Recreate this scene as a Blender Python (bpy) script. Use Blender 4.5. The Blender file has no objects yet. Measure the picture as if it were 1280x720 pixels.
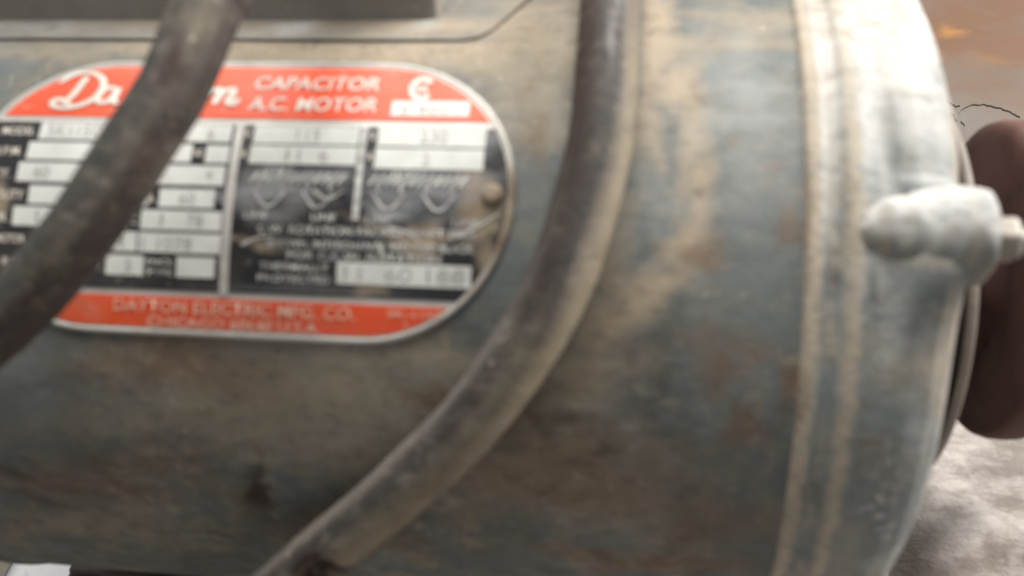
import bpy, bmesh, math, random
import numpy as np
from mathutils import Vector, Matrix
random.seed(4)
scene = bpy.context.scene
C = scene.collection

# ------------------------------------------------------------------ camera
AX = .103                       # height of the motor axis above the floor
R = .0825                       # shell radius
cam_d = bpy.data.cameras.new('camera'); cam = bpy.data.objects.new('camera', cam_d); C.objects.link(cam)
cam_d.sensor_width = 36; cam_d.lens = 36 * 1100 / 1280
cam_d.clip_start = .01; cam_d.clip_end = 30
right = Vector((0.99145, 0.1148, -0.06198)); up = Vector((-0.03776, 0.70726, 0.70595)); back = Vector((0.12488, -0.69757, 0.70555))
m = Matrix((right, up, back)).transposed().to_4x4(); m.translation = Vector((0, -.16985, .27285))
cam.matrix_world = m
cam_d.dof.use_dof = True; cam_d.dof.focus_distance = .46; cam_d.dof.aperture_fstop = 13.5
scene.camera = cam

# ------------------------------------------------------------------ light
w = bpy.data.worlds.new('World'); scene.world = w; w.use_nodes = True
w.node_tree.nodes['Background'].inputs[0].default_value = (.97, .97, .96, 1)
w.node_tree.nodes['Background'].inputs[1].default_value = .27
def area(name, loc, target, size, size_y, power, col):
    d = bpy.data.lights.new(name, 'AREA'); d.shape = 'RECTANGLE'; d.size = size; d.size_y = size_y; d.energy = power; d.color = col
    o = bpy.data.objects.new(name, d); C.objects.link(o); o.location = loc
    o.rotation_euler = (Vector(target) - Vector(loc)).to_track_quat('-Z', 'Y').to_euler()
    return o
area('ceiling_lamp', (-.08, .38, 1.2), (0, 0, .1), 1.0, .4, 18, (1, .97, .92))
area('side_window', (1.05, .50, .85), (0, 0, .1), .5, .45, 25, (1, .97, .94))
scene.view_settings.view_transform = 'Standard'; scene.view_settings.look = 'None'
scene.view_settings.exposure = 0; scene.view_settings.gamma = 1
scene.render.engine = 'CYCLES'

# ------------------------------------------------------------------ helpers
S45 = math.sin(math.radians(45))
F = Vector((0, S45, -S45)); DN = Vector((0, -S45, -S45))
def cyl(x, arc, r, ref=R):
    """x and arc in mm on the shell, r in metres from the axis"""
    th = arc * 1e-3 / ref
    return Vector((x * 1e-3, 0, AX)) + r * (math.sin(th) * DN - math.cos(th) * F)

def empty(name, loc, label, cat, group=None):
    o = bpy.data.objects.new(name, None); C.objects.link(o); o.location = loc; o.empty_display_size = .02
    o['label'] = label; o['category'] = cat
    if group: o['group'] = group
    return o
def link(name, me, mat, parent=None, smooth=True):
    o = bpy.data.objects.new(name, me); C.objects.link(o)
    if mat: me.materials.append(mat)
    if smooth: me.polygons.foreach_set('use_smooth', [True] * len(me.polygons))
    if parent:
        o.parent = parent
        q = parent; off = Vector((0, 0, 0))
        while q: off += q.location; q = q.parent
        o.location = -off
    return o
def from_bm(name, bm, mat, parent=None, smooth=True):
    me = bpy.data.meshes.new(name); bm.to_mesh(me); bm.free()
    return link(name, me, mat, parent, smooth)
def py(name, vs, fs, mat, parent=None, smooth=True):
    me = bpy.data.meshes.new(name); me.from_pydata([tuple(v) for v in vs], [], fs); me.update()
    return link(name, me, mat, parent, smooth)
def attr(me, name, vals):
    a = me.attributes.new(name, 'FLOAT', 'POINT'); a.data.foreach_set('value', np.asarray(vals, dtype=np.float32))

# ---- materials
def nodes(name):
    mt = bpy.data.materials.new(name); mt.use_nodes = True
    nt = mt.node_tree; return mt, nt, nt.nodes['Principled BSDF']
def N(nt, t, **kw):
    n = nt.nodes.new(t)
    for k, v in kw.items(): setattr(n, k, v)
    return n
def noise(nt, vec, scale, detail=4, rough=.55, dist=0):
    n = N(nt, 'ShaderNodeTexNoise'); n.inputs['Scale'].default_value = scale; n.inputs['Detail'].default_value = detail
    n.inputs['Roughness'].default_value = rough; n.inputs['Distortion'].default_value = dist
    nt.links.new(vec, n.inputs['Vector']); return n.outputs['Fac']
def ramp(nt, fac, a, b, ca=(0, 0, 0, 1), cb=(1, 1, 1, 1)):
    n = N(nt, 'ShaderNodeValToRGB'); e = n.color_ramp.elements
    e[0].position = a; e[1].position = b; e[0].color = ca; e[1].color = cb
    nt.links.new(fac, n.inputs[0]); return n.outputs[0]
def mix(nt, fac, a, b):
    n = N(nt, 'ShaderNodeMix', data_type='RGBA')
    for s, v in ((n.inputs[0], fac), (n.inputs[6], a), (n.inputs[7], b)):
        if isinstance(v, (tuple, list)): s.default_value = (*v[:3], 1)
        elif isinstance(v, (int, float)): s.default_value = v
        else: nt.links.new(v, s)
    return n.outputs[2]
def mth(nt, op, a, b=0.):
    n = N(nt, 'ShaderNodeMath', operation=op, use_clamp=(op != 'SUBTRACT'))
    for s, v in ((n.inputs[0], a), (n.inputs[1], b)):
        if isinstance(v, (int, float)): s.default_value = v
        else: nt.links.new(v, s)
    return n.outputs[0]
def at(nt, name):
    n = N(nt, 'ShaderNodeAttribute', attribute_name=name); return n.outputs['Fac']
def coords(nt, scale=(1, 1, 1)):
    t = N(nt, 'ShaderNodeTexCoord'); mp = N(nt, 'ShaderNodeMapping'); mp.inputs['Scale'].default_value = scale
    nt.links.new(t.outputs['Object'], mp.inputs[0]); return mp.outputs[0]
def bump(nt, bs, h, strength=.3, dist=.001):
    b = N(nt, 'ShaderNodeBump'); b.inputs['Strength'].default_value = strength; b.inputs['Distance'].default_value = dist
    nt.links.new(h, b.inputs['Height']); nt.links.new(b.outputs[0], bs.inputs['Normal'])

TAN = (.52, .405, .29); TAN2 = (.28, .238, .165); RUST = (.17, .085, .045); DARKR = (.045, .025, .02)
def grimy(name, base, base2, rough=.5, metal=0., dustcol=TAN, general=.35, streak=1.0, bumpk=.35, pale=(.55, .56, .55)):
    """worn paint whose masks dust / rust / dark / pale are broken up by noise"""
    mt, nt, bs = nodes(name)
    general_ = general
    general = mth(nt, 'MULTIPLY', mth(nt, 'SUBTRACT', 1.0, mth(nt, 'MULTIPLY', at(nt, 'clean'), .72)), general_)
    v = coords(nt); vs = coords(nt, (.5, 1, 1))
    n1 = noise(nt, v, 28, 5, .6, .4); n2 = noise(nt, vs, 160, 5, .65, .3); n3 = noise(nt, v, 620, 3, .6); n4 = noise(nt, v, 75, 6, .68, .6)
    col = mix(nt, ramp(nt, n1, .35, .66), base, base2)
    col = mix(nt, mth(nt, 'MULTIPLY', ramp(nt, n4, .5, .66), general), col, TAN2)
    n5 = noise(nt, coords(nt, (.85, 1, 1)), 55, 6, .7, .5)
    col = mix(nt, mth(nt, 'MULTIPLY', ramp(nt, n5, .48, .72), mth(nt, 'MULTIPLY', general, .85)), col, (.07, .064, .052))
    # explicit dust, broken
    d = mth(nt, 'MULTIPLY', at(nt, 'dust'), ramp(nt, n2, .10, .46))
    d = mth(nt, 'MULTIPLY', d, ramp(nt, n4, .10, .44))
    col = mix(nt, d, col, mix(nt, n4, dustcol, TAN2))
    r = mth(nt, 'MULTIPLY', at(nt, 'rust'), ramp(nt, n4, .22, .46))
    col = mix(nt, r, col, mix(nt, n2, (.20, .135, .08), (.15, .085, .05)))
    k = mth(nt, 'MULTIPLY', at(nt, 'dark'), ramp(nt, n2, .22, .44))
    col = mix(nt, k, col, DARKR)
    p = mth(nt, 'MULTIPLY', at(nt, 'pale'), ramp(nt, n2, .30, .55))
    col = mix(nt, p, col, pale)
    n8 = noise(nt, coords(nt, (.6, 1, 1)), 330, 5, .75)
    col = mix(nt, mth(nt, 'MULTIPLY', ramp(nt, n8, .52, .68), mth(nt, 'MULTIPLY', ramp(nt, n1, .35, .6), general)), col, (.36, .32, .25))
    col = mix(nt, mth(nt, 'MULTIPLY', ramp(nt, n8, .30, .48, (1, 1, 1, 1), (0, 0, 0, 1)), mth(nt, 'MULTIPLY', general, .6)), col, (.055, .048, .038))
    spk = mth(nt, 'MULTIPLY', ramp(nt, n3, .64, .70), ramp(nt, n4, .42, .58))
    col = mix(nt, mth(nt, 'MULTIPLY', spk, .38), col, (.62, .58, .5))
    dk = mth(nt, 'MULTIPLY', ramp(nt, n3, .24, .31, (1, 1, 1, 1), (0, 0, 0, 1)), ramp(nt, n1, .40, .55))
    col = mix(nt, mth(nt, 'MULTIPLY', dk, .6), col, (.05, .04, .035))
    nt.links.new(col, bs.inputs['Base Color'])
    rr = N(nt, 'ShaderNodeMapRange'); nt.links.new(n4, rr.inputs[0]); rr.inputs[3].default_value = rough - .1; rr.inputs[4].default_value = rough + .22
    nt.links.new(rr.outputs[0], bs.inputs['Roughness'])
    bs.inputs['Metallic'].default_value = metal
    h = mth(nt, 'ADD', mth(nt, 'MULTIPLY', n2, .5), mth(nt, 'MULTIPLY', n3, .3))
    bump(nt, bs, h, bumpk, .0008)
    return mt
def plain(name, c, c2, scale=90, rough=.5, metal=0., bk=.15, lo=.35, hi=.65):
    mt, nt, bs = nodes(name); v = coords(nt)
    n1 = noise(nt, v, scale, 6, .65, .3)
    nt.links.new(mix(nt, ramp(nt, n1, lo, hi), c, c2), bs.inputs['Base Color'])
    bs.inputs['Roughness'].default_value = rough; bs.inputs['Metallic'].default_value = metal
    bump(nt, bs, n1, bk, .0006); return mt

M_shell = grimy('worn_grey_paint', (.125, .140, .136), (.178, .193, .186), .6, general=.85)
M_bell = grimy('cast_housing_paint', dustcol=(.66, .56, .45), base=(.17, .195, .20), base2=(.255, .275, .275), rough=.56, general=.45, bumpk=.6, pale=(.62, .61, .58))
M_cover = grimy('cover_paint', (.20, .19, .17), (.27, .26, .23), .42, general=.4)
M_canister = grimy('canister_paint', (.25, .245, .235), (.38, .37, .345), .5, general=.2)
M_cable = grimy('old_rubber', (.030, .028, .027), (.066, .061, .058), .68, dustcol=(.31, .25, .18), general=.40, bumpk=.6, pale=(.27, .26, .25))
M_foot = plain('dark_steel', (.03, .025, .025), (.09, .06, .05), 60, .6)
M_gasket = plain('old_gasket', (.13, .09, .06), (.20, .14, .09), 60, .7)
M_cap = plain('dusty_casting', (.20, .17, .15), (.34, .28, .23), 70, .55)
M_pulley = plain('maroon_rubber', (.075, .034, .030), (.165, .085, .068), 38, .75, 0, .2)
M_shaft = plain('shaft_steel', (.3, .28, .26), (.45, .42, .38), 90, .35, .8)
M_bolt = plain('dull_bolt', (.22, .20, .175), (.42, .385, .33), 120, .5, .15, .4)
M_alu = grimy('nameplate_aluminium', (.62, .60, .55), (.74, .72, .68), .38, .25, general=.25, bumpk=.2)
M_red = grimy('red_enamel', (.82, .088, .028), (.86, .11, .034), .38, general=.0, bumpk=.1, pale=(.72, .25, .16), dustcol=(.5, .22, .13))
M_black = grimy('black_enamel', (.018, .018, .021), (.045, .045, .05), .26, general=.12, bumpk=.2, pale=(.36, .37, .38))
M_white = plain('bare_field', (.62, .62, .575), (.74, .74, .70), 160, .5, .1, .1)
M_cream = plain('bare_lettering', (.74, .66, .56), (.82, .78, .70), 260, .45, 0, .1)
M_wornlet = plain('worn_lettering', (.38, .38, .37), (.68, .67, .62), 420, .45, 0, .1, .42, .58)
M_pinklet = plain('faded_lettering', (.78, .42, .28), (.84, .66, .52), 420, .45, 0, .1, .40, .6)
M_stamp = plain('stamped_digits', (.26, .25, .24), (.5, .49, .47), 500, .5, 0, .1, .3, .7)
M_rivet = grimy('rusty_rivet', (.34, .27, .20), (.42, .34, .26), .5)
M_brightpatch = plain('bright_concrete', (.82, .82, .86), (.32, .33, .38), 330, .7, 0, .2, .60, .68)
M_wood = plain('cream_block', (.52, .47, .37), (.60, .55, .44), 40, .6)

def floor_mat():
    mt, nt, bs = nodes('stained_concrete'); v = coords(nt); vs = coords(nt, (.35, 1, 1))
    n1 = noise(nt, v, 9, 5, .6, .3); n2 = noise(nt, vs, 60, 7, .68, .3); n3 = noise(nt, v, 300, 3, .6); n4 = noise(nt, v, 22, 6, .6, .3)
    col = mix(nt, ramp(nt, n1, .3, .7), (.20, .175, .155), (.27, .24, .215))
    col = mix(nt, ramp(nt, n2, .42, .60), col, (.36, .32, .29))
    col = mix(nt, mth(nt, 'MULTIPLY', ramp(nt, n4, .45, .75), .85), col, (.15, .122, .10))
    sm = at(nt, 'smooth')
    n6 = noise(nt, coords(nt, (.6, 1, 1)), 95, 5, .62, .2); n7 = noise(nt, v, 48, 5, .7, .5)
    col = mix(nt, mth(nt, 'MULTIPLY', ramp(nt, n6, .42, .66), ramp(nt, n7, .36, .62)), col, (.50, .455, .42))
    col = mix(nt, mth(nt, 'MULTIPLY', ramp(nt, n6, .36, .48, (1, 1, 1, 1), (0, 0, 0, 1)), .6), col, (.14, .115, .095))
    col = mix(nt, mth(nt, 'MULTIPLY', at(nt, 'contact_shade'), ramp(nt, n7, .10, .40)), col, (.040, .031, .025))
    col = mix(nt, mth(nt, 'MULTIPLY', sm, .95), col, mix(nt, n4, (.120, .101, .084), (.165, .145, .125)))
    col = mix(nt, mth(nt, 'MULTIPLY', at(nt, 'rust'), ramp(nt, n4, .15, .5)), col, (.150, .080, .045))
    col = mix(nt, mth(nt, 'MULTIPLY', at(nt, 'orange'), ramp(nt, n4, .32, .5)), col, (.33, .155, .045))
    col = mix(nt, mth(nt, 'MULTIPLY', ramp(nt, n3, .24, .32, (1, 1, 1, 1), (0, 0, 0, 1)), ramp(nt, n2, .5, .6)), col, (.07, .06, .055))
    nt.links.new(col, bs.inputs['Base Color']); bs.inputs['Roughness'].default_value = .62
    inv = mth(nt, 'SUBTRACT', 1.0, mth(nt, 'MULTIPLY', sm, .85))
    h = mth(nt, 'MULTIPLY', mth(nt, 'ADD', mth(nt, 'MULTIPLY', n2, .8), mth(nt, 'MULTIPLY', n3, .25)), inv)
    bump(nt, bs, h, .55, .0025); return mt
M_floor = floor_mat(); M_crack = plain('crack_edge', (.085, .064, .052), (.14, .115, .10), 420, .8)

# ------------------------------------------------------------------ masks
def blobmask(X, A, blobs):
    """blobs: (x, arc, rx, ra, angle deg, strength) in mm"""
    out = np.zeros_like(X)
    for x, a, rx, ra, ang, s in blobs:
        c, sn = math.cos(math.radians(ang)), math.sin(math.radians(ang))
        dx, da = X - x, A - a
        u = (dx * c + da * sn) / rx; v = (-dx * sn + da * c) / ra
        wob = 1 + .22 * np.sin(3 * np.arctan2(v, u) + x) + .12 * np.sin(7 * np.arctan2(v, u) + a)
        q = np.sqrt(u * u + v * v) * wob
        out = np.maximum(out, s * np.clip(1.35 - q, 0, 1) ** .8)
    return np.clip(out, 0, 1)

# ------------------------------------------------------------------ floor
def build_floor():
    # fine grid near the motor, coarse ring outside, one sheet
    xs = np.concatenate([np.linspace(-4, -.35, 10), np.linspace(-.32, .42, 186), np.linspace(.45, 4, 10)])
    ys = np.concatenate([np.linspace(-4, -.35, 10), np.linspace(-.32, .62, 190), np.linspace(.66, 4, 10)])
    X, Y = np.meshgrid(xs, ys); Z = np.zeros_like(X)
    rng = np.random.RandomState(2)
    rough = np.clip((.10 - Y) / .12, 0, 1)
    for i in range(60):
        k = 10 ** rng.uniform(1.6, 2.5); a = rng.uniform(0, 6.3)
        Z += .05 / k * np.sin(k * (X * math.cos(a) + Y * math.sin(a) * 1.3) + rng.uniform(0, 6.3)) * (.12 + rough * .9)
    Z -= Z.max()
    vs = np.stack([X.ravel(), Y.ravel(), Z.ravel()], 1).tolist(); n = len(xs)
    fs = [(j * n + i, j * n + i + 1, (j + 1) * n + i + 1, (j + 1) * n + i) for j in range(len(ys) - 1) for i in range(n - 1)]
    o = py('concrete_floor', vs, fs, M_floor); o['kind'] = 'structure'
    xx, yy = X.ravel() * 1e3, Y.ravel() * 1e3
    attr(o.data, 'smooth', np.clip((yy - 60) / 70, 0, 1))
    attr(o.data, 'rust', blobmask(xx, yy, [(215, 350, 90, 75, 0, 1), (210, 290, 40, 22, 0, .7), (260, 300, 60, 60, 0, .5), (120, -20, 30, 14, 30, .25)]))
    attr(o.data, 'contact_shade', blobmask(xx, yy, [(98, -8, 24, 20, 30, 1), (20, -10, 90, 60, 0, .7), (-100, 0, 80, 50, 0, .7)]))  # dark blobs paint the motor's contact shadow into the floor colour
    attr(o.data, 'orange', blobmask(xx, yy, [(194, 351, 7.5, 5.5, 0, .9), (206, 318, 12, 7, 0, .35), (172, 318, 12, 7, 10, .45)]))
    return o
floor = build_floor()
def ribbon(pts, w0, h=.0006):
    vs, fs = [], []
    for i, p in enumerate(pts):
        a = Vector(pts[max(i - 1, 0)]); b = Vector(pts[min(i + 1, len(pts) - 1)]); t = (b - a).normalized(); nrm = Vector((-t.y, t.x))
        ww = w0 * random.choice((.1, .3, .6, 1, 1.9)) * (.35 if i in (0, len(pts) - 1) else 1)
        q = Vector(p); vs += [(*(q + nrm * ww), .0003 - .0012), (*(q + nrm * ww), .0002), (*(q - nrm * ww), .0002), (*(q - nrm * ww), -.0009)]
    for i in range(len(pts) - 1):
        a, b = 4 * i, 4 * i + 4
        fs += [(a, b, b + 1, a + 1), (a + 1, b + 1, b + 2, a + 2), (a + 2, b + 2, b + 3, a + 3)]
    return vs, fs
def wander(pts, step=.0014, j=.00055):
    out = []
    for a, b in zip(pts[:-1], pts[1:]):
        a, b = Vector(a), Vector(b); n = max(2, int((b - a).length / step))
        out += [(a.lerp(b, i / n) + Vector((random.uniform(-j, j), random.uniform(-j, j)))).to_tuple() for i in range(n)]
    return out + [tuple(pts[-1])]
for pts, wd in (([(.1700, .2405), (.1735, .2455), (.1770, .2478), (.1840, .2485), (.1900, .2462), (.1950, .2420), (.1990, .2375)], .00009),
                ([(.1660, .2520), (.1700, .2468), (.1718, .2470)], .0001), ([(.1640, .2400), (.1668, .2382), (.1672, .2330)], .00016),
                ([(.1690, .2260), (.1700, .2300), (.1690, .2330)], .0001)):
    o = py('crack', *ribbon(wander(pts), wd), M_crack, floor)

# ------------------------------------------------------------------ motor
motor = empty('electric_motor', (-.06, 0, 0), 'old grey-green cylindrical electric motor with red and black nameplate and pale cast end bell', 'motor')

DUST = [(4.5, -54, 3.6, 20, 0, 1), (8.5, -39, 5.5, 5.5, 0, .95), (3, -32, 3, 10, 0, .85), (11.4, -28, 2.6, 10, 4, .85), (12.8, -18, 2.4, 8, 0, .9), (10.8, -8, 3.4, 6, 40, .95), (4, 1, 8, 3.6, -38, 1), (-3, 7, 7, 5, -40, .9), (-3, -4, 4, 9, 20, .7),
        (16, -52, 5, 4, 0, .4), (25, -58, 12, 5, 0, .55), (-30, -58, 30, 8, 0, .8), (-50, -48, 62, 4, 0, 1), (-118, -47, 20, 3, 0, .5), (-15, -49, 14, 9, 0, .7), (-16, -30, 8, 5, 0, .5), (-20, -38, 7, 6, 30, .6),
        (-7, 17, 10, 8, -20, .7), (-75, 20, 22, 6, 0, .55), (-60, 24, 40, 9, -4, .6), (-50, 32, 34, 8, 0, .6), (-45, 15, 30, 3.5, 0, .55), (-15, 28, 16, 8, 0, .6), (-20, 36, 20, 9, 0, .55), (-4, 42, 18, 10, 0, .45), (-110, 62, 24, 8, 0, .35)]
RUSTB = [(14.2, -6.2, 3.6, 2.6, 0, .85), (28.6, -11.4, 2.4, 3.6, 0, .7), (18.1, 11.5, 6, 5.2, 0, .8), (22.4, 24.9, 4.2, 3.8, 0, .7), (30.0, 16.5, 2.2, 5, 0, .9), (-10, 38, 22, 10, 0, .6), (-18, 22, 7, 4, 0, .6), (-31, 24, 7, 5, 0, .85), (6, 31, 9, 5, 0, .45),
         (-85, 17, 16, 7, 0, .7), (-92, 41, 14, 5, 0, .6), (6, 60, 18, 4, 0, .9), (-110, 48, 22, 5, 0, .7), (18, 47, 14, 8, 0, .5), (-17, -26.5, 2.4, 4.5, 0, .55), (18.5, -28, 1.6, 1.4, 0, .7), (25.4, -22.4, 2.2, 1.1, -30, .6), (13, -36.5, 1.6, .8, 0, .6), (-60, 58, 30, 5, 0, .35)]
DARKB = [(-72, 47, 3.6, 6.5, 15, 1), (11.7, -16.8, 1.5, .5, -10, .9), (-13, 25, 6, 3, 0, .5), (-24, 30, 8, 3, -20, .6), (-2, 31, 2.2, 1.4, 0, .7), (-120, 55, 6, 2, 15, .6), (-85, 62, 5, 1.6, 10, .5), (-50, 54, 22, 8, 0, .35), (-128, 45, 6, 2, 20, .7)]
CLEAN = [(23, -30, 12, 30, 0, 1), (4.4, -18, 4, 8, 0, 1), (22, 2, 11, 16, 0, 1), (24, 38, 9, 14, 0, .7), (-16, -12, 7, 16, 0, .8), (-118, 22, 16, 16, 0, .7), (16, -48, 7, 6, 0, .7), (-132, -40, 14, 12, 0, .7)]
PALEB = [(22, -34, 9, 12, 0, .30), (-118, 20, 9, 16, 0, .18), (4, -16, 7, 7, 0, .2), (-5, 22.6, 4, .5, 4, .3), (2, 26, 2, .5, -6, .3), (-9, 27.5, 2, .6, 8, .3), (-132, 30, 8, 20, 0, .15), (23, -20, 8, 8, 0, .2)]

def lathe_x(prof, na, th0=0, th1=2 * math.pi, disp=None):
    """prof: list (x mm, r mm); angle measured like arc/R"""
    closed = abs(th1 - th0 - 2 * math.pi) < 1e-6
    cols = na if closed else na + 1
    TH = th0 + (th1 - th0) * np.arange(cols) / na
    P = np.array(prof, float)
    Xm = np.repeat(P[:, :1], cols, 1); Rm = np.repeat(P[:, 1:], cols, 1); T = np.repeat(TH[None], len(P), 0)
    if disp is not None: Xm, Rm = disp(Xm, Rm, T)
    dn, f = np.array(DN), np.array(F)
    V = np.stack([Xm * 1e-3, np.zeros_like(Xm), np.full_like(Xm, AX)], -1) + (Rm * 1e-3)[..., None] * (np.sin(T)[..., None] * dn - np.cos(T)[..., None] * f)
    fs = []
    for j in range(len(P) - 1):
        for i in range(cols if closed else cols - 1):
            i2 = (i + 1) % cols
            fs.append((j * cols + i, j * cols + i2, (j + 1) * cols + i2, (j + 1) * cols + i))
    TT = (T + math.pi) % (2 * math.pi) - math.pi
    return V.reshape(-1, 3).tolist(), fs, Xm.ravel(), (TT * 82.5).ravel()
def masks(o, X, A, d=(), r=(), k=(), p=()):
    attr(o.data, 'dust', blobmask(X, A, d)); attr(o.data, 'rust', blobmask(X, A, r)); attr(o.data, 'dark', blobmask(X, A, k)); attr(o.data, 'pale', blobmask(X, A, p))
rng = np.random.RandomState(5)
def wobble(amp, kx, n=14):
    ws = [(rng.uniform(.3, 1) * kx, rng.randint(2, 14), rng.uniform(0, 6.3), rng.uniform(.3, 1)) for _ in range(n)]
    def f(X, T): return amp * sum(a * np.sin(k * X + m * T + p) for k, m, p, a in ws) / n
    return f
wsh = wobble(.25, .12)
prof = [(x, 82.5) for x in np.arange(-152, 34.1, 1.0)]
vs, fs, XX, AA = lathe_x(prof, 420, disp=lambda X, Rr, T: (X, Rr + wsh(X, T)))
shell = py('shell', vs, fs, M_shell, motor); masks(shell, XX, AA, DUST, RUSTB, DARKB, PALEB); attr(shell.data, 'clean', blobmask(XX, AA, CLEAN))

# end bell on the right with lips, groove and swellings for the through bolts
TB = [math.radians(a) for a in (-7, 83, 173, -97)]
def dense(prof, step=.6):
    out = []
    for (a, b), (c, d) in zip(prof[:-1], prof[1:]):
        n = max(1, int(math.hypot(c - a, d - b) / step)); out += [(a + (c - a) * i / n, b + (d - b) * i / n) for i in range(n)]
    return out + [prof[-1]]
wb = wobble(.5, .35, 30); wb2 = wobble(.8, 1.6, 40)
def bell_disp(X, Rr, T):
    Rn = Rr + wb(X, T) * .5 + wb2(X, T * 2) * .35 * np.clip((X - 33) / 3, 0, 1)
    for t0 in TB:
        a = ((T - t0 + math.pi) % (2 * math.pi) - math.pi) * 82.5
        # skirt swelling round the boss
        g = np.exp(-((a - 2) / 13) ** 2) * np.clip((X - 41) / 9, 0, 1) * np.clip((62 - X) / 6, 0, 1)
        Rn = Rn + 2.4 * g * (Rr > 60)
        Rn = Rn + 4.2 * np.exp(-((a - 4.5) / np.where(a > 4.5, 7.5, 9)) ** 2) * np.clip((X - 44) / 13, 0, 1) ** 1.3 * np.clip((61 - X) / 3, 0, 1) * (Rr > 60)
        g2 = (1 / (1 + np.exp(-(10.5 - np.abs(a + 19)) * 1.2))) * np.clip((X - 45) / 2, 0, 1) * (Rr > 70)
        Rn = Rn + .9 * g2 * (np.abs(a + 19) < 16) - 1.0 * np.exp(-((a + 12) / 3.2) ** 2) * np.clip((X - 44) / 3, 0, 1) * (Rr > 70)
    k = np.clip((X - 43) / 18, 0, 1)
    return X, Rn - k * np.where(np.sin(T) > 0, 5.6, 3.2) * np.sin(T) - .5 * k
bp = [(31.0, 82.2), (31.2, 82.8), (31.8, 83.2), (33.8, 83.25), (34.4, 82.9), (34.9, 82.5), (37.4, 82.4), (38.0, 82.7), (38.8, 83.05), (40.6, 83.0), (42, 82.7), (46, 82.3), (50, 82.1), (54, 81.1), (57, 79), (59, 75.8), (60.2, 71), (60.8, 65), (61, 58), (60.6, 50), (60.2, 42)]
vs, fs, XX, AA = lathe_x(dense(bp), 420, disp=bell_disp)
bell = py('end_bell', vs, fs, M_bell, motor); bell['label'] = 'pale cast end bell with dusty double rim'
bd = [(36, -62, 2.8, 34, 0, .9), (36, -26, 2.4, 12, 0, .55), (45, -75, 10, 30, 0, .6), (50, -10, 10, 3, 0, .6), (59, -30, 2, 30, 0, .7), (56, 12, 6, 5, -20, .8), (43, 52, 3, 12, 0, .35), (36, 28, 1.6, 7, 0, .4), (36, 70, 2, 8, 0, .5), (32.5, 0, 1.75, 400, 0, 1.0), (39.7, 0, 1.4, 400, 0, .95), (36, 8, 1.6, 5, 0, .6), (36.4, -6, 1.4, 4, 0, .6), (36, 44, 1.4, 4, 0, .5), (37, 60, 1.5, 5, 0, .6), (58, 9, 4, 9, -20, .8), (49, -70, 12, 18, 0, .55), (57, 20, 3, 3.5, 0, .7), (50, -44, 6, 10, 0, .5), (48, 75, 5, 4, 0, .5), (40, 60, 5, 5, 0, .3)]
br = [(31.4, 20, 1, 6, 0, .7), (31.4, -12, .8, 14, 0, .5), (58, 22, 2.5, 3, 0, .35), (44, 30, 2, 5, 0, .35)]
bk = [(36.4, -60, .9, 2, 0, .5), (36.2, -26, .8, 1.5, 0, .5), (40.5, -34, .8, 1.4, 0, .5), (41, -47, .8, 1.4, 0, .5), (47.5, -16.5, 3.4, 1.4, 0, .7), (43.5, 1, 1.4, 4, 0, .5), (40.6, -20, 1, 2.4, 0, .5), (36.3, -4, .9, 3, 0, .6), (59, 13, 1.6, 4, 0, .3), (36, -44, .9, 2.2, 0, .5), (36.2, -38, .8, 1.6, 0, .45), (36.4, -52, .9, 2, 0, .45), (45, -50, 1.2, 1, 0, .3), (36, -30, .8, 2, 0, .4), (36.3, 10, .8, 2, 0, .3)]
bpz = [(42.8, -48, 3, 34, 0, .9), (56, -60, 6, 26, 0, .8), (46, -60, 6, 20, 0, .9), (53, -22, 6, 3, 0, .6), (46, 6, 3, 9, 0, .4), (54, 24, 4, 6, -30, .4), (44, -14, 2, 12, 0, .6), (36, -50, 2.4, 30, 0, .7), (57, 66, 5, 14, -20, .5), (51, -46, 8, 18, 0, .85), (44, -30, 2, 24, 0, .5), (48, 40, 4, .6, -30, .7), (52, 47, 4, .6, -30, .6), (47, 30, 3, .5, -35, .5), (55, 56, 5, .8, -40, .7), (50, 60, 6, .7, -40, .6), (46, 13, 2.2, .5, -20, .6), (53, 33, 2.2, .5, -20, .5), (58, 40, 2, 30, 0, .35), (40, 70, 8, .8, -10, .7)]
jx = .45 * np.sin(AA * .9) * np.sin(AA * .37 + 1) + .35 * np.sin(AA * 2.3 + 2) * np.sin(AA * .23) + rng.normal(0, .12, XX.shape)
masks(bell, XX + jx, AA + 6 * jx, bd, br, bk, bpz)

# bosses, bolts and nuts
def lathe_at(prof, x0, rr, th, n=36, jit=0, hexa=False, seed=0):
    """revolve (x mm, r mm) round an axis parallel to X at radius rr (mm) and angle th"""
    cen = Vector((0, 0, AX)) + rr * 1e-3 * (math.sin(th) * DN - math.cos(th) * F)
    e1 = math.sin(th) * DN - math.cos(th) * F; e2 = Vector((1, 0, 0)).cross(e1)
    rs = random.Random(seed); ph = [rs.uniform(0, 6.3) for _ in range(8)]
    vs, fs = [], []
    for (x, r) in prof:
        for i in range(n):
            a = 2 * math.pi * i / n; q = r
            if hexa: q = r * math.cos(math.pi / 6) / math.cos((a % (math.pi / 3)) - math.pi / 6)
            q += jit * .3 * math.sin(x * 2.3 + 4 * a + ph[3]) * math.sin(7 * a - x * 1.1 + ph[4]) + jit * (math.sin(3 * a + ph[0] + x * .4) + .6 * math.sin(5 * a + ph[1] - x * .8) + .5 * math.sin(2 * a + x * 1.7 + ph[2]))
            vs.append(Vector(((x0 + x) * 1e-3, 0, 0)) + cen + e1 * (q * math.cos(a) * 1e-3) + e2 * (q * math.sin(a) * 1e-3))
    for j in range(len(prof) - 1):
        for i in range(n): fs.append((j * n + i, j * n + (i + 1) % n, (j + 1) * n + (i + 1) % n, (j + 1) * n + i))
    fs.append(tuple(range(n))[::-1]); fs.append(tuple(range((len(prof) - 1) * n, len(prof) * n)))
    return vs, fs
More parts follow.
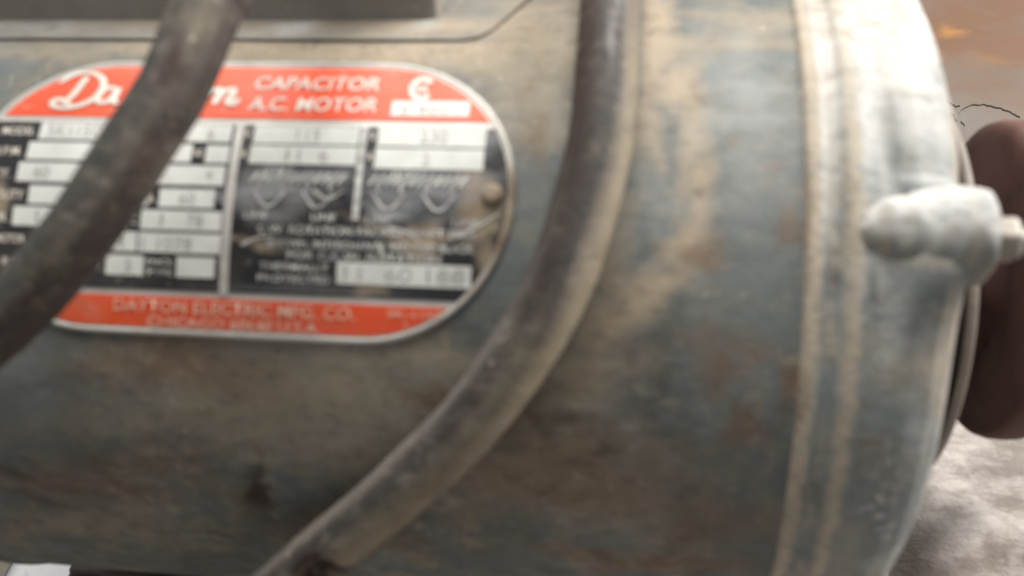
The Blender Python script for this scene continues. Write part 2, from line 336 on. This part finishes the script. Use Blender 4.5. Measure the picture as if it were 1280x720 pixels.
bosp = dense([(0, .6), (1.2, 2.6), (3.4, 5.0), (6, 6.5), (10, 7.6), (15, 8.3), (20.6, 8.6), (21.7, 8.3), (22.1, 7.6), (22.1, 5), (22.2, 4.9)], .7)
for i, t in enumerate(TB):
    o = py('boss', *lathe_at([(x * 1.07, q) for x, q in bosp], 37.9, 79.3 - 1.6 * math.sin(t), t - .018 * math.cos(t), 72, .16, seed=i), M_bell, bell)
    nv = len(o.data.vertices); Xb = np.array([v.co.x * 1e3 for v in o.data.vertices])
    z = np.zeros(nv); wv = np.sin(Xb * .9 + i) * np.sin(np.arange(nv) % 72 * .21 + Xb * .5)
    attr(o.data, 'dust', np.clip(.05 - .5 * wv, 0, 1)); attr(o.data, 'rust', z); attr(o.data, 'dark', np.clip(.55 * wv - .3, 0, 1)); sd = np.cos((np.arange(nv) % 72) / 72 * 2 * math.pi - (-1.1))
    attr(o.data, 'pale', np.clip(.10 + 1.0 * sd + .55 * wv, 0, 1))  # paler towards the upper side: light from above painted into the colour
    nutp = dense([(0, 3.0), (.2, 4.1), (4.6, 4.2), (5.4, 3.6), (5.5, 2.2), (8.0, 2.1), (8.4, 1.6)], .7)
    py('through_bolt', *lathe_at(nutp, 61.6, 79.0 - 1.6 * math.sin(t), t - .012 * math.cos(t), 36, .05, True, seed=i + 9), M_bolt, bell, smooth=True)

# bearing cap ring and shaft
up_ = lambda vs: [(a, b + .0018, c + .0018) for a, b, c in vs]
vs, fs, _, _ = lathe_x(dense([(59.0, 44), (64, 42), (69.5, 41), (71.1, 43), (71.2, 47.8), (72.4, 48.0), (72.6, 43), (72.5, 30), (74, 22), (78, 18), (79, 9)], 2), 160)
cap = py('bearing_cap', up_(vs), fs, M_foot, motor)
vs, fs, _, _ = lathe_x(dense([(70.9, 47.6), (70.8, 48.7), (71.2, 49.3), (72.2, 49.3), (72.7, 48.8), (72.8, 47.6)], .6), 160)
py('cap_rim', up_(vs), fs, M_cap, cap)
vs, fs, _, _ = lathe_x([(76, 8), (112, 8), (113, 7), (113, .1)], 40)
py('shaft', vs, fs, M_shaft, motor)
pc = (1.8, 4.0)
pp = dense([(86, 8.2), (86, 15), (88.5, 16.5), (89.8, 19), (89.9, 37), (90.3, 40.2), (91.2, 41.3), (93, 41.9), (96, 42), (98, 41.8), (99.4, 41), (100, 39.8), (100.2, 37), (100.2, 19), (101, 16), (107.5, 15), (107.5, 8.2)], 1.2)
vs, fs, _, _ = lathe_x(pp, 160)
vs = [(a, b * .965 + .0034, (c - AX) * .965 + AX + .0042) for a, b, c in vs]
py('pulley', vs, fs, M_pulley, motor)

# left end bell (at and beyond the frame's edge)
lb = [(-151.9, 82.2), (-152.1, 82.9), (-152.6, 83.2), (-155, 83.1), (-156, 82), (-166, 80.8), (-174, 77.5), (-178, 72), (-180, 60), (-181, 30), (-181, .5)]
vs, fs, XX, AA = lathe_x(dense(lb, 1.5), 240)
o = py('rear_end_bell', vs, fs, M_shell, motor); masks(o, XX, AA, [(-154, 0, 1.2, 300, 0, .4)], [(-160, 60, 8, 10, 0, .6)], [], [])

# ---- conformal cover plate and canister on top
def conform(outline, h0, h1, name, mat, parent, step=1.5, masks_=None, bevel=0):
    """outline in mm (x, arc); solid curved sheet between heights h0..h1 (mm) above the shell"""
    bm = bmesh.new(); vv = [bm.verts.new((x, a, 0)) for x, a in outline]; f = bm.faces.new(vv)
    if f.normal.z < 0: f.normal_flip()
    xs = [p[0] for p in outline]; as_ = [p[1] for p in outline]
    if step:
        for lo, hi, no in ((min(as_), max(as_), (0, 1, 0)), (min(xs), max(xs), (1, 0, 0))):
            if no[0] and masks_ is None: continue
            n = int((hi - lo) / step)
            for i in range(1, n):
                c = lo + (hi - lo) * i / n
                bmesh.ops.bisect_plane(bm, geom=bm.verts[:] + bm.edges[:] + bm.faces[:], dist=1e-4, plane_co=(c * no[0], c * no[1], 0), plane_no=no)
    r = bmesh.ops.extrude_face_region(bm, geom=bm.faces[:])
    top = [g for g in r['geom'] if isinstance(g, bmesh.types.BMVert)]
    for v in top: v.co.z = 1
    X = []; A = []
    bm.verts.ensure_lookup_table(); bm.verts.index_update()
    for v in bm.verts:
        x, a, z = v.co; X.append(x); A.append(a)
        v.co = cyl(x, a, R + (h1 if z > .5 else h0) * 1e-3)
    bmesh.ops.recalc_face_normals(bm, faces=bm.faces[:])
    o = from_bm(name, bm, mat, parent, smooth=False)
    if masks_ is not None: masks(o, np.array(X), np.array(A), *masks_)
    return o
co = [(-160, -51), (-34, -50.9), (-30.5, -51.6), (-28, -54), (-25, -59), (-21.5, -66), (-17, -75), (-15, -84), (-15, -100), (-20, -108), (-160, -108)]
PD = [(-70, -56, 60, 3, 0, .5), (-20, -62, 8, 10, 0, .6), (-40, -55, 16, 3, 0, .8)]
cover = conform(co, -.2, .6, 'terminal_cover', M_cover, motor, 2, (PD, [(-34, -52, 12, .8, 0, .6)], [], [(-69, -55, 5, 2.2, -15, .9), (-42, -56, 3, 2, 0, .6), (-125, -55, 12, 2, 0, .4)]))
conform([(-160, -51.2), (-160, -50.85), (-34, -50.8), (-30.35, -51.5), (-27.8, -53.95), (-24.8, -59.0), (-21.3, -66), (-21.5, -66.1), (-25.0, -59.1), (-28, -54.2), (-30.5, -51.8), (-34, -51.1)], -.1, .12, 'gasket', M_gasket, cover, 0)
# canister: a half round housing standing on the cover
def canister():
    vs, fs = [], []; n = 24
    # cross section in (arc, height) from arc -60 to -98
    sec = [(-56.8, -1), (-58.4, 2.5), (-61.4, 11), (-63.5, 19.5), (-67, 25), (-71, 28), (-79, 29.5), (-87, 28), (-92, 25), (-96, 20), (-97.6, 14), (-98, 6), (-98, -1)]
    xs = [(-160, 1), (-49, 1), (-43, .99), (-40.6, .95), (-39.6, .88), (-39.3, .7), (-39.3, .05)]
    for x, k in xs:
        for a, h in sec: vs.append(cyl(x, -79 + (a + 79) * (k ** .35 if k > .5 else k), R + h * k * 1e-3 + .001))
    m_ = len(sec)
    for j in range(len(xs) - 1):
        for i in range(m_ - 1): fs.append((j * m_ + i, j * m_ + i + 1, (j + 1) * m_ + i + 1, (j + 1) * m_ + i))
    o = py('capacitor_housing', vs, fs, M_canister, cover)
    z = np.zeros(len(vs)); attr(o.data, 'dust', z + .25)
    for q in ('rust', 'dark', 'pale'): attr(o.data, q, z)
    mod = o.modifiers.new('sub', 'SUBSURF'); mod.levels = mod.render_levels = 2
canister()

# ---- mounting feet
def box(bm, x0, x1, y0, y1, z0, z1):
    v = [bm.verts.new((x, y, z)) for z in (z0, z1) for y in (y0, y1) for x in (x0, x1)]
    for f in ((0, 2, 3, 1), (4, 5, 7, 6), (0, 1, 5, 4), (1, 3, 7, 5), (3, 2, 6, 7), (2, 0, 4, 6)): bm.faces.new([v[i] for i in f])
def bev(bm, w, seg=3):
    bmesh.ops.bevel(bm, geom=bm.edges[:], offset=w, segments=seg, affect='EDGES', profile=.6)
for x0, x1, yy in ((-.182, -.105, .048), (.0, .0868, .0275)):
    bm = bmesh.new(); box(bm, x0, x1, -yy, yy, .0, .006); bev(bm, .0015)
    foot = from_bm('mounting_foot', bm, M_foot if x0 < -.1 else M_cap, motor)
    bm = bmesh.new(); box(bm, x0 + .012, x1 - .012, -yy + .012, yy - .012, .0058, .0235); bev(bm, .001)
    from_bm('pedestal', bm, M_foot, foot)

# ------------------------------------------------------------------ nameplate
CX0, CX1, CY, RR = -101.8, -48.2, -15.9, 28.2
def stadium(inset, v0=None, v1=None, n=28):
    r = RR - inset; pts = []
    for i in range(n + 1):
        a = -math.pi / 2 + math.pi * i / n; pts.append((CX1 + r * math.cos(a), CY + r * math.sin(a)))
    for i in range(n + 1):
        a = math.pi / 2 + math.pi * i / n; pts.append((CX0 + r * math.cos(a), CY + r * math.sin(a)))
    def clip(P, c, sgn):
        out = []
        for (x, y), (x2, y2) in zip(P, P[1:] + P[:1]):
            i1, i2 = sgn * (y - c) >= 0, sgn * (y2 - c) >= 0
            if i1: out.append((x, y))
            if i1 != i2:
                t = (c - y) / (y2 - y); out.append((x + (x2 - x) * t, c))
        return out
    if v0 is not None: pts = clip(pts, v0, 1)
    if v1 is not None: pts = clip(pts, v1, -1)
    clean = []
    for p in pts:
        if not clean or math.hypot(p[0] - clean[-1][0], p[1] - clean[-1][1]) > .02: clean.append(p)
    return clean
WEAR_D = [(-37, -6.5, 4, 3.5, 0, .9), (-46, .8, 2.6, 2.8, 0, .8), (-27, -15, 3.5, 6, 0, .9), (-26, -10, 3, 3, 0, .8), (-24, -3, 1.6, 5, -20, .7), (-68, -5.4, 5, .8, 12, .8), (-42, -8, 8, .8, 20, .6), (-30, -8.5, 4, .6, -20, .8), (-121, -12, 1.4, 4, 0, .8)]
GLARE_WEAR_P = [(-38, -16, 12, 4.2, 0, .6), (-44, -12, 4, 1.4, 15, .9), (-66, -16, 8, 4.2, 0, .75), (-66, -11, 4, 1.5, 0, .5), (-55, -18.6, 9, 1.8, 0, .6), (-27, -26, 2.4, 4, 0, .5), (-60, 2.4, 14, .6, 0, .25), (-34, -18.5, 9, 1.6, 0, .6)]  # pale blobs paint glare into the panel colour, along with worn enamel
plate = conform(stadium(0), 0, .55, 'nameplate', M_alu, motor, 1.5, ([(-20.5, -15, 1.5, 9, 0, .9), (-24, -5, 2, 4, 0, .8), (-24, -30, 1.5, 4, 0, .4)], [(-20.2, -18, .8, 3, 0, .8), (-21, -6, .9, 3, 0, .7)], [], [(-60, -44, 60, .8, 0, .6)]))
plate['label'] = 'oblong nameplate with rounded ends, red bands and black panel'
# raised light border of the plate
def rimring():
    vs, fs = [], []; o_ = stadium(0.05); i_ = stadium(1.15); n = len(o_)
    assert len(i_) == n
    sub = []
    for P, h in ((o_, .50), ([(a * .7 + c * .3, b * .7 + d * .3) for (a, b), (c, d) in zip(o_, i_)], .85), ([(a * .3 + c * .7, b * .3 + d * .7) for (a, b), (c, d) in zip(o_, i_)], .82), (i_, .50)):
        vs += [cyl(x, a, R + h * 1e-3) for x, a in P]
    for j in range(3):
        for i in range(n): fs.append((j * n + i, j * n + (i + 1) % n, (j + 1) * n + (i + 1) % n, (j + 1) * n + i))
    o = py('rim', vs, fs, M_alu, plate); allp = (o_ * 4)
    masks(o, np.array([p[0] for p in allp]), np.array([p[1] for p in allp]), [(-20.5, -13, 4, 9, 0, 1), (-26, 0, 5, 6, 0, .5)], [(-20.2, -17, 2, 4, 0, .7), (-22, -6, 2, 3, 0, .8)], [], [(-75, -44, 70, 3, 0, .6)])
rimring()
conform(stadium(1.5, None, -30.3), .5, .72, 'red_band', M_red, plate, 1.5, ([(-118, -38, 6, 1, -30, .3)], [], [], [(-70, -42, 50, .8, 0, .25), (-90, -41.4, 14, 1, 0, .3)]))
conform(stadium(1.5, 5.0, None), .5, .72, 'red_band', M_red, plate, 1.5, ([(-104, 7, 4, 3, 0, .3)], [], [], [(-72, 8.6, 18, 3, 0, .35), (-100, 8, 2, 3, 10, .4)]))
conform(stadium(1.3, -28.95, 3.7), .5, .72, 'black_panel', M_black, plate, 1.0, (WEAR_D, [(-27, -14.5, 2.5, 3, 0, .7), (-46, 1, 2, 1.5, 0, .5)], [], GLARE_WEAR_P))

def rect(x0, a0, x1, a1): return [(x0, a0), (x1, a0), (x1, a1), (x0, a1)]
fields = [(-115.6, -28.75, -95.6, -25.1), (-95.3, -28.75, -75.8, -25.1), (-117.2, -24.5, -83.1, -20.8), (-80.2, -24.4, -75.6, -20.8), (-118.4, -20.2, -75.8, -16.3),
          (-115.2, -15.5, -90.5, -11.9), (-88.3, -15.5, -77.2, -11.9), (-118.0, -11.3, -93.8, -7.6), (-91.5, -11.3, -75.4, -7.6), (-97.6, -7.0, -92.0, -3.3), (-91.6, -7.0, -75.3, -3.3),
          (-98.0, -2.6, -90.4, 1.2), (-83.7, -2.6, -76.2, 1.2), (-71.2, -28.75, -50.4, -25.0), (-71.4, -24.6, -50.4, -20.9), (-46.8, -28.75, -26.2, -24.9), (-46.9, -24.5, -26.3, -20.4), (-52.4, -2.7, -27.3, 1.3), (-45.0, -34.6, -29.9, -31.3)]
for f in fields: conform(rect(*f), .7, .86, 'data_field', M_white, plate, 1.3)
conform(rect(-75.1, -29.2, -73.4, 4.2), .7, .84, 'divider', M_alu, plate, 1.5, ([], [], [], []))
conform(rect(-50.1, -29.0, -48.9, -10.6), .7, .84, 'divider', M_wornlet, plate, 1.5)

def text(s, x, a, h, mat, width=None, shear=0, bold=.0, name='lettering', lift=.95, sy=1.0, center=False, parent=None):
    cu = bpy.data.curves.new('t', 'FONT'); cu.body = s; cu.size = 1; cu.shear = shear; cu.offset = bold; cu.resolution_u = 3
    ob = bpy.data.objects.new('t', cu); C.objects.link(ob)
    dg = bpy.context.evaluated_depsgraph_get(); me = bpy.data.meshes.new_from_object(ob.evaluated_get(dg), depsgraph=dg)
    bpy.data.objects.remove(ob); bpy.data.curves.remove(cu)
    co_ = np.array([v.co[:] for v in me.vertices]); mn, mx = co_.min(0), co_.max(0)
    ky = h / (mx[1] - mn[1]); kx = (width / (mx[0] - mn[0])) if width else ky
    for v in me.vertices:
        X = x + (v.co.x - mn[0]) * kx; A = a - (v.co.y - mn[1]) * ky
        v.co = cyl(X, A, R + lift * 1e-3)
    return link(name, me, mat, parent or plate, smooth=False)
# headings (x, arc of base line, cap height)
text('CAPACITOR', -73.2, -36.9, 3.1, M_cream, 25.2, .12, .015)
text('A.C. MOTOR', -73.6, -32.0, 3.1, M_cream, 25.8, .12, .015)
text('DAYTON ELECTRIC MFG. CO.', -96.2, 7.9, 2.3, M_pinklet, 47.4, .05, .006)
text('CHICAGO 60648 U.S.A.', -89.4, 10.7, 2.0, M_pinklet, 34.0, .05, .006)
text('5K-1158', -42.6, 7.0, 1.3, M_pinklet, 10, 0, .004)
text('2', -39.6, 9.3, 1.4, M_pinklet, 1, 0, .004)
for s, x, a, h, wd in (('MODEL', -123.5, -25.9, 1.7, 6.9), ('R.P.M.', -124.0, -21.6, 1.7, 5.6), ('CY.', -123.4, -17.0, 1.7, 3.6), ('DUTY', -122.0, -12.6, 1.8, 5.8), ('FR.', -122.0, -8.2, 1.7, 3.2), ('MOTOR', -121.0, -4.2, 1.6, 6.0), ('REF.', -119.4, .2, 1.6, 4.5),
                       ('A', -90.5, -12.6, 1.7, 1.3), ('C', -93.2, -8.4, 1.6, 1.1), ('NO', -82.6, -22.0, 1.5, 1.9), ('H.P.', -101.4, .6, 1.5, 2.9),
                       ('V', -73.1, -25.9, 1.8, 1.2), ('A', -73.1, -21.9, 1.8, 1.2), ('V', -48.4, -25.9, 1.8, 1.2), ('A', -48.4, -21.9, 1.8, 1.2)):
    text(s, x, a, h, M_cream if a < 10 else M_wornlet, wd, 0, .01)
for s, x, a, h, wd in (('ENCL', -89.8, -1.0, 1.1, 5.4), ('TYPE', -89.8, 1.0, 1.1, 5.4), ('°C', -76.6, -13.0, 1.5, 1.4), ('C.W. ROTATION FACING SHAFT END', -68.0, -7.5, 1.6, 41), ('SHOWN. INTERCHANGE RED AND BLACK', -66, -5.0, 1.5, 39),
                       ('FOR C.C.W. ROTATION', -62.0, -2.9, 1.5, 29), ('THERMALLY', -67.4, -.8, 1.35, 13.5), ('PROTECTED', -67.6, 1.4, 1.35, 14),
                       ('LINE', -71.0, -10.2, 1.4, 4.6), ('LINE', -57.8, -10.1, 1.4, 4.6), ('LINE', -47.4, -9.9, 1.4, 4.6), ('LINE', -31.2, -9.7, 1.4, 5.2), ('LOW V.', -68, -19.0, 1.2, 6), ('HIGH V.', -43, -18.8, 1.2, 6)):
    text(s, x, a, h, M_wornlet, wd, 0, .012)
for s, x, a, h, wd in (('5K115GH', -113.8, -25.7, 2.4, 14), ('8', -80.5, -25.6, 2.2, 1.2), ('60', -114.8, -17.0, 2.4, 3.2), ('4', -79.6, -17.2, 2.2, 1.5), ('60', -84.2, -12.5, 2.3, 3.2), ('1', -113.2, -8.3, 2.3, .7), ('1', -87.6, -8.3, 2.3, .6), ('78', -82.2, -8.3, 2.3, 3.2),
                       ('1', -95.2, -3.9, 2.3, .6), ('1 1078', -90.8, -3.9, 2.3, 10), ('3', -94.2, .6, 2.3, 1.4), ('115', -62.6, -25.6, 2.5, 4.6), ('1', -64.2, -21.5, 2.4, .6), ('1  6', -61.8, -21.5, 2.4, 6), ('230', -38.6, -25.6, 2.6, 5.2), ('2', -37.6, -21.2, 2.2, 1.2),
                       ('11  60 188', -51.0, .6, 2.6, 22.5), ('5 9001', -43.2, -31.9, 1.6, 11)):
    text(s, x, a, h, M_stamp, wd, .0, -.004, 'stamped_text', .93)

def strokes(lines, name, mat, wfun, lift=.95, res=6):
    """round brush strokes on the curved plate"""
    bm = bmesh.new()
    for L in lines:
        P = []
        n = len(L)
        for i in range(n - 1):   # catmull-rom
            p0, p1, p2, p3 = (Vector(L[max(i - 1, 0)]), Vector(L[i]), Vector(L[i + 1]), Vector(L[min(i + 2, n - 1)]))
            for k in range(res):
                t = k / res
                P.append(.5 * ((2 * p1) + (p2 - p0) * t + (2 * p0 - 5 * p1 + 4 * p2 - p3) * t * t + (3 * p1 - p0 - 3 * p2 + p3) * t ** 3))
        P.append(Vector(L[-1])); prev = None; dz = 0
        for i, q in enumerate(P):
            t = (P[min(i + 1, len(P) - 1)] - P[max(i - 1, 0)])
            if t.length < 1e-6: continue
            t.normalize(); nr = Vector((-t.y, t.x)); ww = wfun(t, i / (len(P) - 1))
            a, b = q + nr * ww, q - nr * ww
            cur = [bm.verts.new(cyl(a.x, a.y, R + (lift + dz) * 1e-3)), bm.verts.new(cyl(b.x, b.y, R + (lift + dz) * 1e-3))]
            dz += .0012
            if prev: bm.faces.new((prev[0], cur[0], cur[1], prev[1]))
            prev = cur
    return from_bm(name, bm, mat, plate, False)
brush = lambda t, s: (.34 + .42 * abs(t.y)) * (1 if .04 < s < .96 else .6)
script = [[[(-114.6, -38.0), (-113.2, -39.6), (-111.0, -40.6), (-108.4, -40.6), (-106.2, -39.6), (-105.0, -37.8), (-105.2, -35.6), (-106.6, -33.8), (-109.0, -32.5), (-111.6, -32.0), (-113.8, -32.3), (-114.6, -33.2), (-113.6, -34.0), (-112.0, -33.4), (-110.4, -32.6)], [(-109.2, -39.6), (-110.0, -37.1), (-111.0, -34.8), (-112.4, -33.0)]],
 [[(-101.9, -36.6), (-103.4, -37.0), (-104.8, -36.0), (-105.3, -34.4), (-104.4, -33.3), (-103.0, -33.7), (-101.9, -35.2), (-101.5, -36.9), (-101.8, -34.9), (-101.5, -33.5), (-100.4, -33.3)]],
 [[(-98.6, -36.6), (-98.6, -34.5), (-97.8, -33.5), (-96.8, -34.3), (-96.3, -36.7), (-96.5, -33.8), (-97.2, -31.7), (-98.3, -31.3), (-97.8, -32.4), (-95.9, -33.8)]],
 [[(-94.4, -39.7), (-95.1, -36.1), (-94.9, -34.0), (-93.7, -33.4), (-92.4, -34.2)], [(-96.4, -37.1), (-92.7, -37.3)]],
 [[(-90.5, -36.8), (-91.8, -36.0), (-91.9, -34.2), (-90.4, -33.3), (-89.0, -34.1), (-88.7, -35.8), (-90.2, -36.8)]],
 [[(-82.2, -37.2), (-82.9, -35.2), (-83.3, -33.2)], [(-82.9, -34.7), (-81.4, -36.5), (-80.2, -36.8), (-80.0, -35.4), (-80.7, -33.4)], [(-80.3, -34.8), (-78.9, -36.5), (-77.5, -36.9), (-77.3, -35.6), (-77.9, -34.0), (-76.9, -33.4), (-75.6, -34.6)]]]
for g in script: strokes(g, 'script_letter', M_cream, brush)
# certification mark: an open ring with two small letters inside, above its field
ang = [math.radians(a) for a in range(40, 330, 15)]
strokes([[(-39.6 + 2.0 * math.cos(a), -37.4 + 2.3 * math.sin(a)) for a in ang]], 'certification_mark', M_cream, lambda t, s: .55, res=2)
text('SA', -40.7, -36.5, 1.9, M_cream, 2.4, 0, .04, 'certification_mark')
# wiring diagram: slanted leads and loops, worn
for x0, x1 in ((-70.5, -51.5), (-47.5, -28.5)):
    ls = []
    x = x0
    while x < x1 - 1.5: ls.append([(x, -17.2), (x + .8, -18.2), (x + 1.5, -19.2)]); x += 1.55
    strokes(ls, 'wiring_diagram', M_wornlet, lambda t, s: .34, res=2)
    for c in (x0 + 4, x0 + 13.5):
        strokes([[(c - 3 + .6 * k, -15.6 + 3.0 * math.sin(math.pi * k / 10)) for k in range(11)], [(c - 2, -15.9 + .0), (c - 2.4, -17)], [(c + 2, -15.9), (c + 2.4, -17)]], 'wiring_diagram', M_wornlet, lambda t, s: .22, res=2)
# scratches where the enamel is gone
for L in ([(-30.5, -8.0), (-27, -9.6), (-24.5, -11.2), (-22.5, -12.5)], [(-43, -9.2), (-39, -8.2), (-36, -5.6)], [(-71, -5.2), (-68, -6.6), (-64, -6.9)], [(-45, -6.5), (-43.5, -3.5), (-43.8, -1)], [(-58, -16), (-55, -14.2), (-52, -16)]):
    strokes([L], 'scratch', M_alu, lambda t, s: .3 * (1.2 - s), 1.0)
for o in C.objects:
    if o.name.startswith('scratch') or o.name.startswith('divider'):
        for q in ('dust', 'rust', 'dark', 'pale'):
            if q not in o.data.attributes: attr(o.data, q, np.zeros(len(o.data.vertices)))
# rivets
def rivet(x, a):
    vs, fs = [], []; n = 20; pr = [(2.2, .4), (2.15, 1.0), (1.7, 1.7), (.9, 2.0), (.2, 1.9)]
    for r, h in pr:
        for i in range(n):
            t = 2 * math.pi * i / n; vs.append(cyl(x + r * math.cos(t), a + r * math.sin(t), R + h * 1e-3))
    for j in range(len(pr) - 1):
        for i in range(n): fs.append((j * n + i, j * n + (i + 1) % n, (j + 1) * n + (i + 1) % n, (j + 1) * n + i))
    fs.append(tuple(range((len(pr) - 1) * n, len(pr) * n)))
    o = py('rivet', vs, fs, M_rivet, plate); z = np.zeros(len(vs))
    attr(o.data, 'dust', z + .6); attr(o.data, 'rust', z + .3); attr(o.data, 'dark', z); attr(o.data, 'pale', z)
rivet(-24.2, -15.9); rivet(-125.8, -15.9)

# ------------------------------------------------------------------ cables
def cable(name, pts, rad, label, dustb, darkb, group, notch=None, flat=1.0, palb=()):
    P = [Vector(p) for p in pts]; n = len(P); Q = []
    for i in range(n - 1):
        p0, p1, p2, p3 = P[max(i - 1, 0)], P[i], P[i + 1], P[min(i + 2, n - 1)]
        for k in range(24):
            t = k / 24
            Q.append(.5 * ((2 * p1) + (p2 - p0) * t + (2 * p0 - 5 * p1 + 4 * p2 - p3) * t * t + (3 * p1 - p0 - 3 * p2 + p3) * t ** 3))
    Q.append(P[-1]); na = 48; vs, fs, U, V = [], [], [], []; s = 0
    if notch:
        L = sum((Q[i + 1] - Q[i]).length for i in range(int(24 * notch[0]))) * 1e3
        notch = (L, *notch[1:]); darkb = list(darkb) + [(L, notch[1], notch[2] * 1.1, notch[3] * 1.1, 0, 2.2)]
    camd = Vector((0, -S45, S45))       # outward from the shell, the side facing up and forward
    for i, q in enumerate(Q):
        t = (Q[min(i + 1, len(Q) - 1)] - Q[max(i - 1, 0)]).normalized()
        if i: s += (q - Q[i - 1]).length
        e1 = (camd - t * camd.dot(t)).normalized(); e2 = e1.cross(t)   # e2: to the left/right of the run
        for k in range(na):
            a = 2 * math.pi * k / na
            rr = rad * (1 + .008 * math.sin(5 * a + s * 210) + .008 * math.sin(2 * a - s * 230) + .005 * math.sin(s * 900 + 3 * a))
            if notch:
                d = ((s * 1e3 - notch[0]) / notch[2]) ** 2 + (((math.degrees(a) + 180) % 360 - 180 - notch[1]) / notch[3]) ** 2
                rr *= 1 - .6 * math.exp(-d ** 1.5)
            vs.append(q + (e1 * math.cos(a) + e2 * math.sin(a) * flat) * rr); U.append(s * 1e3); V.append((math.degrees(a) + 180) % 360 - 180)
    for j in range(len(Q) - 1):
        for k in range(na): fs.append((j * na + k, j * na + (k + 1) % na, (j + 1) * na + (k + 1) % na, (j + 1) * na + k))
    fs.append(tuple(range(na))); fs.append(tuple(range((len(Q) - 1) * na, len(Q) * na)))
    o = py(name, vs, fs, M_cable)
    masks(o, np.array(U), np.array(V), dustb, [], darkb, palb)
    o['label'] = label; o['category'] = 'cable'; o['group'] = group
    return o
c1 = [(-.0560, .075, .215), (-.0655, .020, .2195), (-0.0684, -0.0321, 0.2085), (-0.0698, -0.0404, 0.2062), (-0.0734, -0.0529, 0.1987), (-0.0778, -0.0605, 0.1935), (-0.083, -0.0673, 0.1876), (-0.0895, -0.0736, 0.1812), (-0.099, -0.0804, 0.1733), (-0.1108, -0.0848, 0.1654), (-.150, -.096, .142), (-.20, -.115, .09), (-.27, -.14, .03), (-.36, -.16, .0062), (-.46, -.17, .0062)]
cable('power_cable', c1, .0056, 'thick grey rubber cable crossing over the left half of the nameplate', [(95, 40, 60, 30, 0, .3), (115, -20, 12, 30, 0, .3), (105, 0, 30, 30, 0, .2)], [(132, 15, 4.5, 22, 0, 1), (175, 40, 7, 25, 0, .7), (150, 50, 20, 20, 0, .7), (112, -10, 10, 16, 0, .6), (165, 70, 60, 18, 0, .6)], 'rubber cables lying across the motor')

c2 = [(-.012, .16, .150), (-.0085, .10, .172), (-.0065, .055, .189), (-0.0053, 0.0204, 0.1945), (-0.0045, -0.0045, 0.1915), (-0.0044, -0.0213, 0.1878), (-0.0044, -0.0325, 0.1841), (-0.0054, -0.0445, 0.1788), (-0.0093, -0.0588, 0.1689), (-0.0155, -0.0686, 0.1588), (-0.0255, -0.0773, 0.1464),
      (-0.0398, -0.0844, 0.1319), (-0.057, -0.0908, 0.1159), (-0.0676, -0.0957, 0.1072), (-0.0823, -0.1022, 0.0964), (-.12, -.125, .06), (-.17, -.15, .02), (-.23, -.17, .0058), (-.33, -.19, .0058)]
cable('power_cable', c2, .0059, 'dusty rubber cable hanging in a curve between the nameplate and the pale end bell',
      [(215, 60, 45, 30, 0, .9), (185, 75, 30, 16, 0, .6), (240, 55, 55, 36, 0, 1.0), (90, 60, 60, 25, 0, .4), (300, 40, 50, 35, 0, .9), (290, -70, 40, 22, 0, .6)], [(130, -50, 110, 55, 0, 1), (120, 80, 60, 30, 0, .8), (225, -60, 40, 30, 0, .5)], 'rubber cables lying across the motor', notch=(12.0, 26, 5.0, 32), palb=[(130, 20, 40, 16, 0, .4), (165, 10, 7, 8, 0, .7), (180, 14, 8, 8, 0, .8), (192, 6, 6, 6, 0, .7), (280, -60, 50, 18, 0, .45)])  # dark left-side mask paints in shade; lower-left pale mask paints in a highlight

# ------------------------------------------------------------------ things on the floor by the left end
bm = bmesh.new(); box(bm, -.262, -.2055, -.075, .02, .0, .014); bev(bm, .004, 4)
o = from_bm('wooden_block', bm, M_wood); o['label'] = 'cream coloured block with a rounded corner under the lower left end of the motor'; o['category'] = 'block'
bm = bmesh.new()  # added thin white sheet: brightly lit floor put into its colour
pts = [(-.2125, -.078), (-.186, -.081), (-.1835, -.050), (-.186, -.01), (-.209, -.006)]
vv = [bm.verts.new((x, y, .0008)) for x, y in pts]; bm.faces.new(vv)
bmesh.ops.subdivide_edges(bm, edges=bm.edges[:], cuts=3, use_grid_fill=False); bmesh.ops.triangulate(bm, faces=bm.faces[:])
r = bmesh.ops.extrude_face_region(bm, geom=bm.faces[:])
for v in [g for g in r['geom'] if isinstance(g, bmesh.types.BMVert)]: v.co.z += .0006
bmesh.ops.recalc_face_normals(bm, faces=bm.faces[:])
o = from_bm('bright_floor_patch', bm, M_brightpatch, None, False); o['label'] = 'white speckled sheet standing in for brightly lit floor under the motor'; o['category'] = 'floor patch'
